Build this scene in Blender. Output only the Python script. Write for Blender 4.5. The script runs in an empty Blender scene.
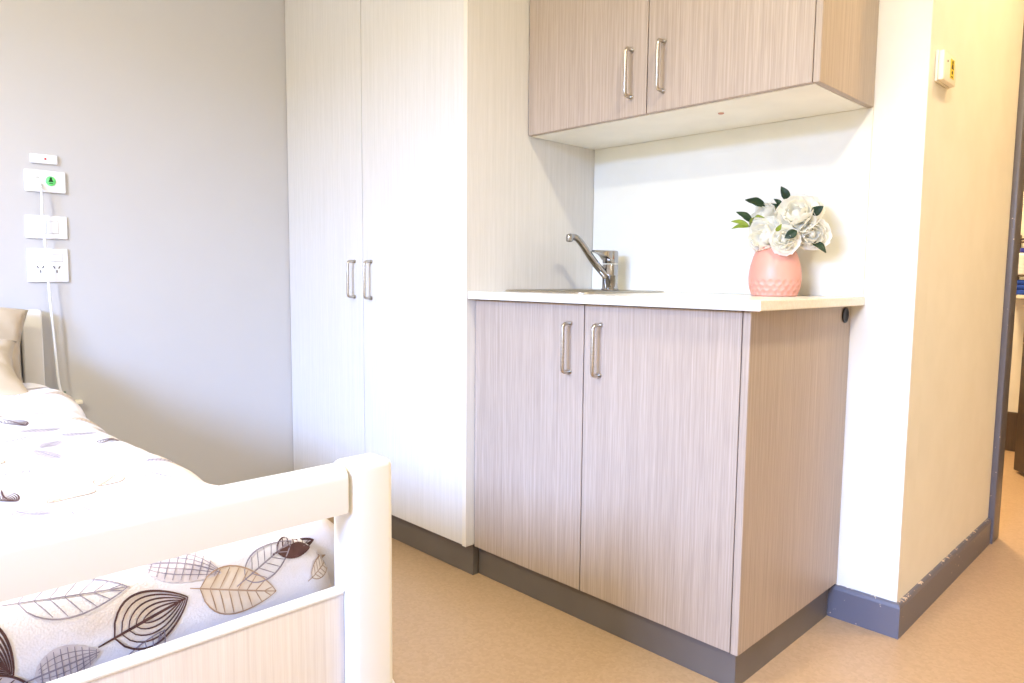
import bpy, bmesh, math, random
from mathutils import Vector, Matrix, noise
PI = math.pi
scene = bpy.context.scene
COL = scene.collection

# ------------------------------------------------------------------ materials
def lin(c):
    return tuple(((v/255)/12.92 if v/255 <= .04045 else ((v/255+.055)/1.055)**2.4) for v in c) + (1.0,)

def base_mat(name):
    m = bpy.data.materials.new(name); m.use_nodes = True
    nt = m.node_tree
    return m, nt, nt.nodes['Principled BSDF']

def painted(name, c1, c2=None, rough=.5, scale=(8, 8, 8), bump=0.0, bscale=200, metallic=0, spec=.5, coat=0, detail=3):
    """two close tones mixed by noise, with optional fine bump"""
    m, nt, b = base_mat(name); N, L = nt.nodes, nt.links
    c2 = c2 or tuple(min(255, v+6) for v in c1)
    tc = N.new('ShaderNodeTexCoord'); mp = N.new('ShaderNodeMapping'); mp.inputs['Scale'].default_value = scale
    no = N.new('ShaderNodeTexNoise'); no.inputs['Scale'].default_value = 1; no.inputs['Detail'].default_value = detail
    rp = N.new('ShaderNodeValToRGB'); rp.color_ramp.elements[0].color = lin(c1); rp.color_ramp.elements[1].color = lin(c2)
    rp.color_ramp.elements[0].position = .35; rp.color_ramp.elements[1].position = .65
    L.new(tc.outputs['Object'], mp.inputs['Vector']); L.new(mp.outputs['Vector'], no.inputs['Vector'])
    L.new(no.outputs['Fac'], rp.inputs['Fac']); L.new(rp.outputs['Color'], b.inputs['Base Color'])
    b.inputs['Roughness'].default_value = rough; b.inputs['Metallic'].default_value = metallic
    b.inputs['Specular IOR Level'].default_value = spec; b.inputs['Coat Weight'].default_value = coat
    if bump:
        n2 = N.new('ShaderNodeTexNoise'); n2.inputs['Scale'].default_value = bscale
        bp = N.new('ShaderNodeBump'); bp.inputs['Strength'].default_value = bump; bp.inputs['Distance'].default_value = .002
        L.new(tc.outputs['Object'], n2.inputs['Vector']); L.new(n2.outputs['Fac'], bp.inputs['Height'])
        L.new(bp.outputs['Normal'], b.inputs['Normal'])
    return m

def laminate(name, dark, mid, light, rough=.42, freq=210):
    """vertical fine-line woodgrain laminate"""
    m, nt, b = base_mat(name); N, L = nt.nodes, nt.links
    tc = N.new('ShaderNodeTexCoord')
    mp = N.new('ShaderNodeMapping'); mp.inputs['Scale'].default_value = (freq, freq, 2.2)
    n1 = N.new('ShaderNodeTexNoise'); n1.inputs['Scale'].default_value = 1; n1.inputs['Detail'].default_value = 2; n1.inputs['Roughness'].default_value = .6
    mp2 = N.new('ShaderNodeMapping'); mp2.inputs['Scale'].default_value = (freq*3.1, freq*3.1, 14)
    n2 = N.new('ShaderNodeTexNoise'); n2.inputs['Scale'].default_value = 1; n2.inputs['Detail'].default_value = 1
    ad = N.new('ShaderNodeMix'); ad.data_type = 'FLOAT'; ad.inputs['Factor'].default_value = .38
    rp = N.new('ShaderNodeValToRGB'); e = rp.color_ramp.elements
    e[0].position = .3; e[0].color = lin(dark); e[1].position = .7; e[1].color = lin(light)
    k = e.new(.5); k.color = lin(mid)
    L.new(tc.outputs['Object'], mp.inputs['Vector']); L.new(tc.outputs['Object'], mp2.inputs['Vector'])
    L.new(mp.outputs['Vector'], n1.inputs['Vector']); L.new(mp2.outputs['Vector'], n2.inputs['Vector'])
    L.new(n1.outputs['Fac'], ad.inputs['A']); L.new(n2.outputs['Fac'], ad.inputs['B'])
    L.new(ad.outputs['Result'], rp.inputs['Fac']); L.new(rp.outputs['Color'], b.inputs['Base Color'])
    b.inputs['Roughness'].default_value = rough
    bp = N.new('ShaderNodeBump'); bp.inputs['Strength'].default_value = .12; bp.inputs['Distance'].default_value = .001
    L.new(ad.outputs['Result'], bp.inputs['Height']); L.new(bp.outputs['Normal'], b.inputs['Normal'])
    return m

def worn_paint(name, c, chip, rough=.35, edge=0):
    """gloss paint with small chipped spots"""
    m, nt, b = base_mat(name); N, L = nt.nodes, nt.links
    tc = N.new('ShaderNodeTexCoord')
    n1 = N.new('ShaderNodeTexNoise'); n1.inputs['Scale'].default_value = 70; n1.inputs['Detail'].default_value = 4
    rp = N.new('ShaderNodeValToRGB'); e = rp.color_ramp.elements
    e[0].position = .715; e[0].color = lin(c); e[1].position = .74; e[1].color = lin(chip)
    L.new(tc.outputs['Object'], n1.inputs['Vector'])
    fac = n1.outputs['Fac']
    if edge:      # more chips along the top edge of the strip
        sp = N.new('ShaderNodeSeparateXYZ'); L.new(tc.outputs['Object'], sp.inputs['Vector'])
        mr = N.new('ShaderNodeMapRange'); mr.inputs['From Min'].default_value = edge-.008; mr.inputs['From Max'].default_value = edge; mr.inputs['To Max'].default_value = .15
        L.new(sp.outputs['Z'], mr.inputs['Value'])
        ad = N.new('ShaderNodeMath'); ad.operation = 'ADD'; L.new(fac, ad.inputs[0]); L.new(mr.outputs['Result'], ad.inputs[1]); fac = ad.outputs[0]
    L.new(fac, rp.inputs['Fac'])
    L.new(rp.outputs['Color'], b.inputs['Base Color']); b.inputs['Roughness'].default_value = rough
    return m

def floor_mat():
    m, nt, b = base_mat('speckled_vinyl'); N, L = nt.nodes, nt.links
    tc = N.new('ShaderNodeTexCoord')
    v = N.new('ShaderNodeTexVoronoi'); v.inputs['Scale'].default_value = 130
    r1 = N.new('ShaderNodeValToRGB'); e = r1.color_ramp.elements
    e[0].position = 0; e[0].color = lin((188, 156, 119)); e[1].position = 1; e[1].color = lin((198, 166, 129))
    k = e.new(.5); k.color = lin((193, 161, 124))
    n = N.new('ShaderNodeTexNoise'); n.inputs['Scale'].default_value = 3; n.inputs['Detail'].default_value = 5
    mx = N.new('ShaderNodeMix'); mx.data_type = 'RGBA'; mx.blend_type = 'MULTIPLY'; mx.inputs['Factor'].default_value = .06
    sp = N.new('ShaderNodeSeparateColor')
    L.new(tc.outputs['Object'], v.inputs['Vector']); L.new(tc.outputs['Object'], n.inputs['Vector'])
    L.new(v.outputs['Color'], sp.inputs['Color']); L.new(sp.outputs['Red'], r1.inputs['Fac'])
    L.new(r1.outputs['Color'], mx.inputs['A']); L.new(n.outputs['Fac'], mx.inputs['B'])
    L.new(mx.outputs['Result'], b.inputs['Base Color']); b.inputs['Roughness'].default_value = .38
    return m

def fabric(name, c1, c2, weave=420, bump=.3, rough=.85, splash=None):
    m, nt, b = base_mat(name); N, L = nt.nodes, nt.links
    tc = N.new('ShaderNodeTexCoord')
    n = N.new('ShaderNodeTexNoise'); n.inputs['Scale'].default_value = 8; n.inputs['Detail'].default_value = 3
    rp = N.new('ShaderNodeValToRGB'); e = rp.color_ramp.elements
    e[0].position = .33; e[0].color = lin(c1); e[1].position = .47; e[1].color = lin(c2)
    v = N.new('ShaderNodeTexVoronoi'); v.inputs['Scale'].default_value = weave
    bp = N.new('ShaderNodeBump'); bp.inputs['Strength'].default_value = bump; bp.inputs['Distance'].default_value = .0015
    L.new(tc.outputs['Object'], n.inputs['Vector']); L.new(tc.outputs['Object'], v.inputs['Vector'])
    L.new(n.outputs['Fac'], rp.inputs['Fac']); L.new(rp.outputs['Color'], b.inputs['Base Color'])
    L.new(v.outputs['Distance'], bp.inputs['Height']); L.new(bp.outputs['Normal'], b.inputs['Normal'])
    b.inputs['Roughness'].default_value = rough; b.inputs['Sheen Weight'].default_value = .15
    return m

M = {}
M['wall_cream'] = painted('cream_wall_paint', (232, 227, 212), (236, 231, 217), .62, bump=.05, bscale=350)
M['wall_grey'] = painted('grey_wall_paint', (197, 194, 189), (198, 195, 190), .6, bump=.05, bscale=350)
M['ceiling'] = painted('ceiling_paint', (238, 236, 230), None, .8)
M['floor'] = floor_mat()
M['timber'] = laminate('taupe_line_laminate', (160, 143, 126), (175, 158, 141), (190, 174, 157))
M['white_lam'] = laminate('white_line_laminate', (212, 207, 196), (218, 213, 203), (224, 219, 210), freq=110)
M['bed_lam'] = laminate('bed_line_laminate', (219, 211, 206), (227, 220, 215), (234, 229, 225), freq=170)
M['cream_edge'] = painted('cream_edging', (222, 214, 196), None, .45)
M['gap_tan'] = painted('tan_carcass', (150, 122, 98), None, .5)
M['carcass'] = painted('cream_melamine', (244, 240, 226), None, .4)
M['kick'] = painted('grey_brown_kick', (106, 99, 93), (110, 103, 97), .38)
M['counter'] = painted('cream_speckled_stone', (234, 227, 210), (240, 234, 219), .25, scale=(160, 160, 160), detail=1)
M['splash'] = painted('off_white_splashback', (229, 226, 209), (232, 229, 213), .5)
M['blue_base'] = worn_paint('slate_gloss_paint', (100, 99, 108), (222, 200, 175), edge=.094)
M['frame_paint'] = worn_paint('slate_door_frame_paint', (104, 101, 104), (222, 205, 180))
M['brown_door'] = painted('dark_brown_door', (70, 56, 46), (84, 68, 54), .45, scale=(60, 60, 4))
M['nickel'] = painted('brushed_nickel', (186, 178, 164), (200, 193, 180), .28, metallic=1, scale=(20, 20, 200))
M['steel'] = painted('stainless_steel', (176, 168, 152), (188, 180, 165), .3, metallic=1, scale=(300, 20, 20))
M['chrome'] = painted('chrome', (168, 166, 164), None, .08, metallic=1)
M['black'] = painted('black_plastic', (18, 18, 19), (26, 26, 27), .4)
M['plastic'] = painted('white_plastic', (238, 238, 236), (242, 242, 240), .3)
M['plastic_cream'] = painted('cream_plastic', (240, 232, 210), None, .35)
M['groove'] = painted('grey_plastic_groove', (196, 194, 186), None, .5)
M['slot'] = painted('dark_slot', (60, 56, 54), None, .6)
M['green'] = painted('bright_green_plastic', (112, 226, 122), (120, 232, 130), .3)
M['green_dark'] = painted('dark_green_print', (10, 66, 24), None, .5)
M['red'] = painted('red_lens', (196, 30, 26), None, .25)
M['yellow'] = painted('yellow_print', (236, 205, 40), None, .4)
M['black_print'] = painted('black_print', (24, 22, 18), None, .5)
M['bed_white'] = painted('cream_white_bed_lacquer', (229, 226, 219), (231, 228, 221), .33)
M['duvet'] = fabric('printed_cotton', (226, 210, 192), (238, 235, 239), bump=.22)
M['leaf_brown'] = painted('brown_print', (74, 46, 44), (96, 62, 56), .8, scale=(60, 60, 60))
M['leaf_grey'] = painted('grey_print', (132, 124, 136), (160, 150, 160), .8, scale=(60, 60, 60))
M['leaf_tan'] = painted('tan_print', (172, 142, 116), (194, 166, 140), .8, scale=(60, 60, 60))
M['leaf_wash'] = painted('mauve_wash_print', (204, 194, 198), (222, 214, 216), .85, scale=(70, 70, 70))
M['sand_wash'] = painted('sand_wash_print', (226, 208, 186), (236, 224, 208), .85, scale=(50, 50, 50))
M['mattress'] = fabric('mattress_ticking', (214, 208, 198), (222, 216, 206))
M['pillow'] = fabric('beige_cotton', (188, 168, 138), (198, 180, 152), weave=600, bump=.12)
M['vase'] = painted('blush_pink_glaze', (216, 152, 131), (220, 158, 138), .42)
M['petal'] = painted('ivory_petal', (252, 249, 236), (254, 251, 241), .6, scale=(30, 30, 30))
M['petal_cream'] = painted('cream_petal', (248, 243, 224), (250, 246, 232), .6, scale=(30, 30, 30))
M['leaf'] = painted('dark_green_leaf', (10, 38, 14), (22, 56, 20), .55, scale=(40, 40, 40))
M['leaf_lime'] = painted('lime_green_leaf', (112, 130, 24), (132, 150, 40), .5, scale=(40, 40, 40))
M['stem'] = painted('brown_green_stem', (92, 84, 36), (110, 98, 48), .6, scale=(40, 40, 40))
M['blue_cloth'] = fabric('royal_blue_cloth', (24, 62, 160), (36, 82, 190))
M['blue_cap'] = painted('blue_cap_plastic', (60, 70, 190), None, .35)
M['timber_screw'] = painted('pink_brown_screw_cap', (206, 150, 126), None, .5)
for k in ('petal', 'petal_cream'):
    b = M[k].node_tree.nodes['Principled BSDF']; nt = M[k].node_tree; tr = nt.nodes.new('ShaderNodeBsdfTranslucent'); tr.inputs['Color'].default_value = lin((254, 253, 246)); mx = nt.nodes.new('ShaderNodeMixShader'); mx.inputs['Fac'].default_value = .46
    nt.links.new(b.outputs[0], mx.inputs[1]); nt.links.new(tr.outputs[0], mx.inputs[2]); nt.links.new(mx.outputs[0], nt.nodes['Material Output'].inputs['Surface'])

# ------------------------------------------------------------------ helpers
def nb(): return bmesh.new()

def box(bm, x0, x1, y0, y1, z0, z1, bev=0.0, seg=2, mi=0, edges=None):
    vs = [bm.verts.new((x, y, z)) for x in (x0, x1) for y in (y0, y1) for z in (z0, z1)]
    idx = [(0, 1, 3, 2), (4, 6, 7, 5), (0, 4, 5, 1), (2, 3, 7, 6), (0, 2, 6, 4), (1, 5, 7, 3)]
    fs = [bm.faces.new([vs[i] for i in f]) for f in idx]
    for f in fs: f.material_index = mi
    if bev:
        es = list({e for f in fs for e in f.edges})
        if edges: es = [e for e in es if edges(*(v.co for v in e.verts))]
        bmesh.ops.bevel(bm, geom=es, offset=bev, segments=seg, profile=.5, affect='EDGES')
    return bm

def tube(bm, pts, rad, seg=12, cap=True, mi=0):
    pts = [Vector(p) for p in pts]; n = len(pts)
    rads = rad if isinstance(rad, (list, tuple)) else [rad]*n
    tang = [((pts[min(i+1, n-1)]-pts[max(i-1, 0)]).normalized()) for i in range(n)]
    up = Vector((0, 0, 1)) if abs(tang[0].z) < .9 else Vector((1, 0, 0))
    nrm = tang[0].cross(up).normalized(); rings = []
    for i in range(n):
        nrm = (nrm-tang[i]*nrm.dot(tang[i])).normalized(); bi = tang[i].cross(nrm)
        rings.append([bm.verts.new(pts[i]+(nrm*math.cos(2*PI*k/seg)+bi*math.sin(2*PI*k/seg))*rads[i]) for k in range(seg)])
    for i in range(n-1):
        for k in range(seg):
            f = bm.faces.new((rings[i][k], rings[i][(k+1) % seg], rings[i+1][(k+1) % seg], rings[i+1][k])); f.smooth = True; f.material_index = mi
    if cap:
        f = bm.faces.new(list(reversed(rings[0]))); f.material_index = mi
        f = bm.faces.new(rings[-1]); f.material_index = mi
    return bm

def lathe(bm, prof, c, seg=40, dimple=None, mi=0, axis=None):
    """prof: [(r, h)], around +z at c (or a given axis)"""
    R = Matrix.Identity(3)
    if axis is not None: R = Vector((0, 0, 1)).rotation_difference(Vector(axis)).to_matrix()
    rings = []
    for (r, h) in prof:
        if r < 1e-6: rings.append([bm.verts.new(R @ Vector((0, 0, h))+Vector(c))]); continue
        ring = []
        for k in range(seg):
            a = 2*PI*k/seg; rr = r+(dimple(a, h) if dimple else 0)
            ring.append(bm.verts.new(R @ Vector((rr*math.cos(a), rr*math.sin(a), h))+Vector(c)))
        rings.append(ring)
    for i in range(len(rings)-1):
        A, B = rings[i], rings[i+1]
        for k in range(seg):
            k2 = (k+1) % seg
            if len(A) == 1 and len(B) == 1: break
            if len(A) == 1: f = bm.faces.new((A[0], B[k2], B[k]))
            elif len(B) == 1: f = bm.faces.new((A[k], A[k2], B[0]))
            else: f = bm.faces.new((A[k], A[k2], B[k2], B[k]))
            f.smooth = True; f.material_index = mi
    return bm

def wpos(o):
    v = Vector((0, 0, 0))
    while o is not None: v = v+o.location; o = o.parent
    return v

def obj(name, bm, mats, parent=None, smooth=None, loc=None, recalc=True):
    """link a bmesh drawn in world coordinates as one object"""
    if recalc: bmesh.ops.recalc_face_normals(bm, faces=bm.faces[:])
    if loc is None:
        if parent is None:
            xs = [v.co for v in bm.verts]
            loc = Vector((sum(v.x for v in xs)/len(xs), sum(v.y for v in xs)/len(xs), min(v.z for v in xs)))
        else: loc = wpos(parent)
    loc = Vector(loc)
    bmesh.ops.translate(bm, verts=bm.verts[:], vec=-loc)
    me = bpy.data.meshes.new(name); bm.to_mesh(me); bm.free()
    for m in (mats if isinstance(mats, (list, tuple)) else [mats]): me.materials.append(M[m])
    if smooth is not None:
        for p in me.polygons: p.use_smooth = True
        me.set_sharp_from_angle(angle=math.radians(smooth))
    o = bpy.data.objects.new(name, me); COL.objects.link(o)
    if parent is None: o.location = loc
    else: o.parent = parent; o.location = loc-wpos(parent)
    return o

def tag(o, label, cat, group=None):
    o['label'] = label; o['category'] = cat
    if group: o['group'] = group
    return o

def thing(name, label, cat, loc, group=None):
    o = bpy.data.objects.new(name, None); o.empty_display_size = .05; COL.objects.link(o); o.location = loc
    return tag(o, label, cat, group)

def struct(name, bm, mat, smooth=None):
    o = obj(name, bm, mat, None, smooth); o['kind'] = 'structure'; return o

# ------------------------------------------------------------------ key dimensions (metres)
XL = -2.0                         # grey wall
YB = .566                         # wall behind the kitchenette
XP = .183                         # corner of that wall with the passage
WALL_T = .012
YW = -.031                        # wardrobe door fronts
XWR = -.872                       # right end of the wardrobe
ZC = .9
ZK = .098

# ------------------------------------------------------------------ room shell
b = nb(); box(b, -2.3, 2.6, -3.6, 3.6, -.06, 0); struct('floor', b, 'floor')
b = nb(); box(b, -2.3, 2.6, -3.6, 3.6, 2.5, 2.56); struct('ceiling', b, 'ceiling')
b = nb(); box(b, XL-.1, XL, -3.5, YB+.1, 0, 2.5); struct('wall_left', b, 'wall_grey')
b = nb(); box(b, XL, XP, YB, YB+.1, 0, 2.5); struct('wall_back', b, 'wall_cream')
b = nb(); box(b, .06, XP, YB+.1, 1.635, 0, 2.5); struct('wall_passage', b, 'wall_cream')
b = nb(); box(b, 1.30, 1.40, .666, 3.4, 0, 2.5); struct('wall_passage_right', b, 'wall_cream')
b = nb(); box(b, 1.30, 2.4, .566, .666, 0, 2.5); struct('wall_back_right', b, 'wall_cream')
b = nb(); box(b, 2.4, 2.5, -3.5, .666, 0, 2.5); struct('wall_right', b, 'wall_cream')
b = nb(); box(b, -2.3, 1.4, 3.3, 3.4, 0, 2.5); struct('wall_corridor', b, 'wall_cream')
b = nb(); box(b, -2.3, -2.2, 1.6, 3.3, 0, 2.5); struct('wall_corridor_end', b, 'wall_cream')
# window wall behind the camera: opening over the middle of the room
WX0, WX1, WZ0, WZ1 = -.55, 1.0, .9, 2.1
b = nb()
box(b, -2.1, WX0, -3.5, -3.4, 0, 2.5); box(b, WX1, 2.5, -3.5, -3.4, 0, 2.5)
box(b, WX0, WX1, -3.5, -3.4, 0, WZ0); box(b, WX0, WX1, -3.5, -3.4, WZ1, 2.5)
struct('wall_front', b, 'wall_cream')
b = nb()
for (x0, x1, z0, z1) in ((WX0, WX0+.05, WZ0, WZ1), (WX1-.05, WX1, WZ0, WZ1), (WX0+.05, WX1-.05, WZ0, WZ0+.05), (WX0+.05, WX1-.05, WZ1-.05, WZ1), (.205, .245, WZ0+.05, WZ1-.05)):
    box(b, x0, x1, -3.48, -3.42, z0, z1, .004)
struct('window_1', b, 'plastic')

# baseboards: coved strip on the white pier and along the yellow-lit passage wall
def baseboard(name, pts, h, t):
    """pts: plan polyline of the wall face, strip offset outward (to the right of travel)"""
    bm = nb(); n = len(pts); P = [Vector((p[0], p[1], 0)) for p in pts]; off = []
    for i in range(n):
        ds = []
        if i > 0: ds.append((P[i]-P[i-1]).normalized())
        if i < n-1: ds.append((P[i+1]-P[i]).normalized())
        ns = [Vector((d.y, -d.x, 0)) for d in ds]
        o = ns[0] if len(ns) == 1 else (ns[0]+ns[1])/(1+ns[0].dot(ns[1]))
        off.append(o)
    prof = [(0, 0), (t, 0), (t, h-.012), (t*.75, h-.003), (t*.4, h), (0, h)]
    rings = [[bm.verts.new(P[i]+off[i]*p[0]+Vector((0, 0, p[1]))) for p in prof] for i in range(n)]
    for i in range(n-1):
        for k in range(len(prof)): 
            k2 = (k+1) % len(prof); bm.faces.new((rings[i][k], rings[i+1][k], rings[i+1][k2], rings[i][k2]))
    bm.faces.new(rings[0]); bm.faces.new(list(reversed(rings[-1])))
    return struct(name, bm, 'blue_base')
baseboard('baseboard_back', [(.0099, YB), (XP, YB), (XP, 1.545)], .094, .012)
b = nb(); box(b, -2.2, 1.3, 3.285, 3.3, 0, .22, .004); struct('baseboard_corridor', b, 'brown_door')
# steel door frame across the passage
b = nb()
box(b, XP, XP+.019, 1.545, 1.64, 0, 2.1, .002); box(b, 1.281, 1.30, 1.545, 1.64, 0, 2.1, .002); box(b, XP+.019, 1.281, 1.545, 1.64, 2.06, 2.1, .002)
struct('door_1', b, 'frame_paint', 30)
# open dark door leaf further down the corridor
b = nb(); box(b, 0, .82, -.02, .02, .012, 2.04, .004)
bmesh.ops.transform(b, matrix=Matrix.Translation((.052, 2.79, 0)) @ Matrix.Rotation(math.radians(-53), 4, 'Z'), verts=b.verts[:])
struct('door_2', b, 'brown_door', 30)

# ------------------------------------------------------------------ handles
def handle(x, z0, z1, yf, parent, r=.0052, proj=.031):
    """D handle with feet at (x, yf, z0/z1), bar standing out towards -y"""
    bm = nb(); rc = .011; pts = [(x, yf, z0)]
    for k in range(7):
        a = PI/2*k/6; pts.append((x, yf-proj+rc-rc*math.sin(a), z0+rc-rc*math.cos(a)))
    for k in range(7):
        a = PI/2*k/6; pts.append((x, yf-proj+rc-rc*math.cos(a), z1-rc+rc*math.sin(a)))
    pts.append((x, yf, z1))
    tube(bm, pts, r, 14)
    for z in (z0, z1): tube(bm, [(x, yf, z), (x, yf-.004, z)], r*1.25, 14)
    return obj('handle', bm, 'nickel', parent)

def door(name, x0, x1, z0, z1, yf, mat, parent, t=.017):
    bm = nb(); box(bm, x0, x1, yf, yf+t, z0, z1, .0012, 1)
    return obj(name, bm, mat, parent, 30)

# ------------------------------------------------------------------ wardrobe
w = thing('wardrobe', 'tall white two-door wardrobe in the corner against the grey wall', 'wardrobe', (-1.44, .25, 0))
b = nb(); box(b, XL+.003, XWR-.018, YW+.02, YB-.003, .103, 2.38); obj('carcass', b, 'gap_tan', w)
b = nb(); box(b, XWR-.0175, XWR, YW-.001, YB-.003, .103, 2.38, .001, 1); obj('side_panel', b, 'white_lam', w)
b = nb(); box(b, XWR-.0177, XWR+.0004, YW-.0018, YW-.0005, .103, 2.38); obj('edging', b, 'cream_edge', w)
gx = -1.4436
dl = door('door', XL+.004, gx-.0022, .105, 2.38, YW, 'white_lam', w)
dr = door('door', gx+.0022, XWR-.0195, .105, 2.38, YW, 'white_lam', w)
handle(-1.496, .868, .996, YW, dl); handle(-1.387, .866, .994, YW, dr)
b = nb(); box(b, XL+.003, XWR-.006, .003, .0265, 0, .103); o = obj('kickboard', b, 'kick', w); o['label'] = 'grey-brown kickboard'

# ------------------------------------------------------------------ base cabinet
c = thing('base_cabinet', 'taupe woodgrain two-door cabinet under the sink counter', 'cabinet', (-.42, .28, 0))
b = nb(); box(b, XWR+.002, XWR+.018, .019, YB-.003, ZK, .8775); box(b, -.0075, .0085, .019, YB-.003, ZK, .8775); box(b, XWR+.018, -.0075, .019, YB-.003, ZK, ZK+.016)
box(b, XWR+.018, -.0075, YB-.012, YB-.003, ZK+.016, .8775); box(b, XWR+.018, -.0075, .019, .035, .80, .8775); obj('carcass', b, 'carcass', c)
gx = -.437
dl = door('door', XWR+.003, gx-.0016, ZK, .875, 0, 'timber', c); dr = door('door', gx+.0016, .0075, ZK, .875, 0, 'timber', c)
handle(-.484, .693, .823, 0, dl); handle(-.382, .694, .824, 0, dr)
b = nb(); box(b, .0103, .0281, -.001, YB-.003, ZK, .8775, .001, 1); ep = obj('end_panel', b, 'timber', c, 30)
b = nb(); lathe(b, [(.0, .0), (.019, .0), (.021, .001), (.021, .0035), (.015, .0045), (.0145, .002), (0, .002)], (.0281, .522, .852), 32, axis=(1, 0, 0))
o = obj('cable_grommet', b, 'black', ep); o['label'] = 'round black cable grommet'
b = nb(); box(b, XWR-.004, .0096, .027, .044, 0, ZK); box(b, -.0075, .0096, .0441, YB-.013, 0, ZK)
o = obj('kickboard', b, 'kick', c); o['label'] = 'grey-brown kickboard'

# ------------------------------------------------------------------ counter with sink cutout
SX0, SX1, SY0, SY1 = -.825, -.555, .13, .395       # bowl
t = nb(); xs = [XWR+.001, SX0, SX1, .0628]; ys = [-.030, SY0, SY1, YB-.0005]
vt = {}
for zi, z in enumerate((.878, ZC)):
    for i, x in enumerate(xs):
        for j, y in enumerate(ys): vt[i, j, zi] = t.verts.new((x, y, z))
for i in range(3):
    for j in range(3):
        if (i, j) == (1, 1): continue
        for zi in (0, 1): t.faces.new((vt[i, j, zi], vt[i+1, j, zi], vt[i+1, j+1, zi], vt[i, j+1, zi]))
for i in range(3):
    for j in (0, 3): t.faces.new((vt[i, j, 0], vt[i+1, j, 0], vt[i+1, j, 1], vt[i, j, 1]))
for j in range(3):
    for i in (0, 3): t.faces.new((vt[i, j, 0], vt[i, j+1, 0], vt[i, j+1, 1], vt[i, j, 1]))
t.faces.new((vt[1, 1, 0], vt[2, 1, 0], vt[2, 1, 1], vt[1, 1, 1])); t.faces.new((vt[1, 2, 0], vt[2, 2, 0], vt[2, 2, 1], vt[1, 2, 1]))
t.faces.new((vt[1, 1, 0], vt[1, 2, 0], vt[1, 2, 1], vt[1, 1, 1])); t.faces.new((vt[2, 1, 0], vt[2, 2, 0], vt[2, 2, 1], vt[2, 1, 1]))
bmesh.ops.recalc_face_normals(t, faces=t.faces[:])
es = [e for e in t.edges if len(e.link_faces) == 2 and e.calc_face_angle(0) > 1 and all(v.co.y < 0 or v.co.x > .06 for v in e.verts)]
bmesh.ops.bevel(t, geom=es, offset=.0018, segments=2, affect='EDGES')
tag(obj('countertop', t, 'counter'), 'pale cream slab countertop on the taupe cabinet, holding sink and vase', 'countertop')

# splashback panel
b = nb(); box(b, XWR+.001, .058, YB-.0055, YB-.0005, ZC+.0005, 1.3945, .001, 1)
# keep the counter slab clear of the panel
tag(obj('splashback', b, 'splash'), 'off-white splashback panel on the wall between counter and upper cabinet', 'splashback')

# ------------------------------------------------------------------ sink
def rrect(x0, x1, y0, y1, r, z, n=6):
    out = []
    for (cx, cy, a0) in ((x1-r, y1-r, 0), (x0+r, y1-r, PI/2), (x0+r, y0+r, PI), (x1-r, y0+r, 3*PI/2)):
        for k in range(n+1):
            a = a0+PI/2*k/n; out.append((cx+r*math.cos(a), cy+r*math.sin(a), z))
    return out
def loft(bm, loops, cap=True, mi=0):
    R = [[bm.verts.new(p) for p in l] for l in loops]; n = len(R[0])
    for i in range(len(R)-1):
        for k in range(n):
            f = bm.faces.new((R[i][k], R[i][(k+1) % n], R[i+1][(k+1) % n], R[i+1][k])); f.smooth = True; f.material_index = mi
    if cap: bm.faces.new(R[-1])
    return R
s = thing('sink', 'stainless steel inset sink with a raised rim in the cream counter', 'sink', (-.65, .3, ZC))
OX0, OX1, OY0, OY1 = -.866, -.515, .10, .515
b = nb()
e = .004
loft(b, [rrect(OX0, OX1, OY0, OY1, .04, ZC+.0005), rrect(OX0, OX1, OY0, OY1, .04, ZC+.003), rrect(OX0+.006, OX1-.006, OY0+.006, OY1-.006, .036, ZC+.006),
         rrect(OX0+.016, OX1-.016, OY0+.016, OY1-.016, .03, ZC+.0045), rrect(SX0+e-.002, SX1-e+.002, SY0+e-.002, SY1-e+.002, .045, ZC+.0035),
         rrect(SX0+e+.002, SX1-e-.002, SY0+e+.002, SY1-e-.002, .045, ZC-.002), rrect(SX0+.02, SX1-.02, SY0+.02, SY1-.02, .05, ZC-.12), rrect(SX0+.05, SX1-.05, SY0+.05, SY1-.05, .05, ZC-.14)])
obj('basin', b, 'steel', s)
b = nb(); lathe(b, [(0, .001), (.012, .001), (.014, .003), (.03, .004), (.032, .001), (.032, 0)], (-.66, .262, ZC-.1395), 28); obj('drain', b, 'chrome', s)

# ------------------------------------------------------------------ mixer tap
TX, TY, TZ = -.720, .47, ZC+.0047
tp = thing('mixer_tap', 'chrome single-lever mixer tap with a rising spout behind the sink bowl', 'tap', (TX, TY, TZ))
b = nb(); lathe(b, [(0, 0), (.0285, 0), (.0285, .004), (.0258, .006), (.0258, .046), (.027, .0475), (.027, .0505), (.026, .052), (.026, .083), (.0245, .085), (0, .085)], (TX, TY, TZ), 36); obj('body', b, 'chrome', tp, 40)
b = nb(); lathe(b, [(0, .088), (.0245, .088), (.026, .091), (.026, .124), (.025, .129), (.02, .131), (0, .131)], (TX, TY, TZ), 36)
# lever paddle, pointing forward and left with the spout
d = Vector((-.16, -1, 0)).normalized(); sd = Vector((d.y, -d.x, 0))
rings = []
for (s_, hw, z0, z1) in ((.0, .023, .098, .130), (.018, .0225, .100, .131), (.03, .019, .110, .131), (.045, .015, .118, .131), (.058, .0125, .122, .131), (.072, .011, .1245, .131), (.078, .008, .126, .130)):
    p = Vector((TX, TY, TZ))+d*s_
    rings.append([p+sd*hw+Vector((0, 0, z0)), p-sd*hw+Vector((0, 0, z0)), p-sd*hw+Vector((0, 0, z1-.003)), p-sd*hw*.75+Vector((0, 0, z1)), p+sd*hw*.75+Vector((0, 0, z1)), p+sd*hw+Vector((0, 0, z1-.003))])
loft(b, rings); obj('lever', b, 'chrome', tp, 50)
b = nb(); tip = Vector((-.762, .325, 1.076)); A = Vector((TX, TY, TZ+.036))
pts = []; rr = []
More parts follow.
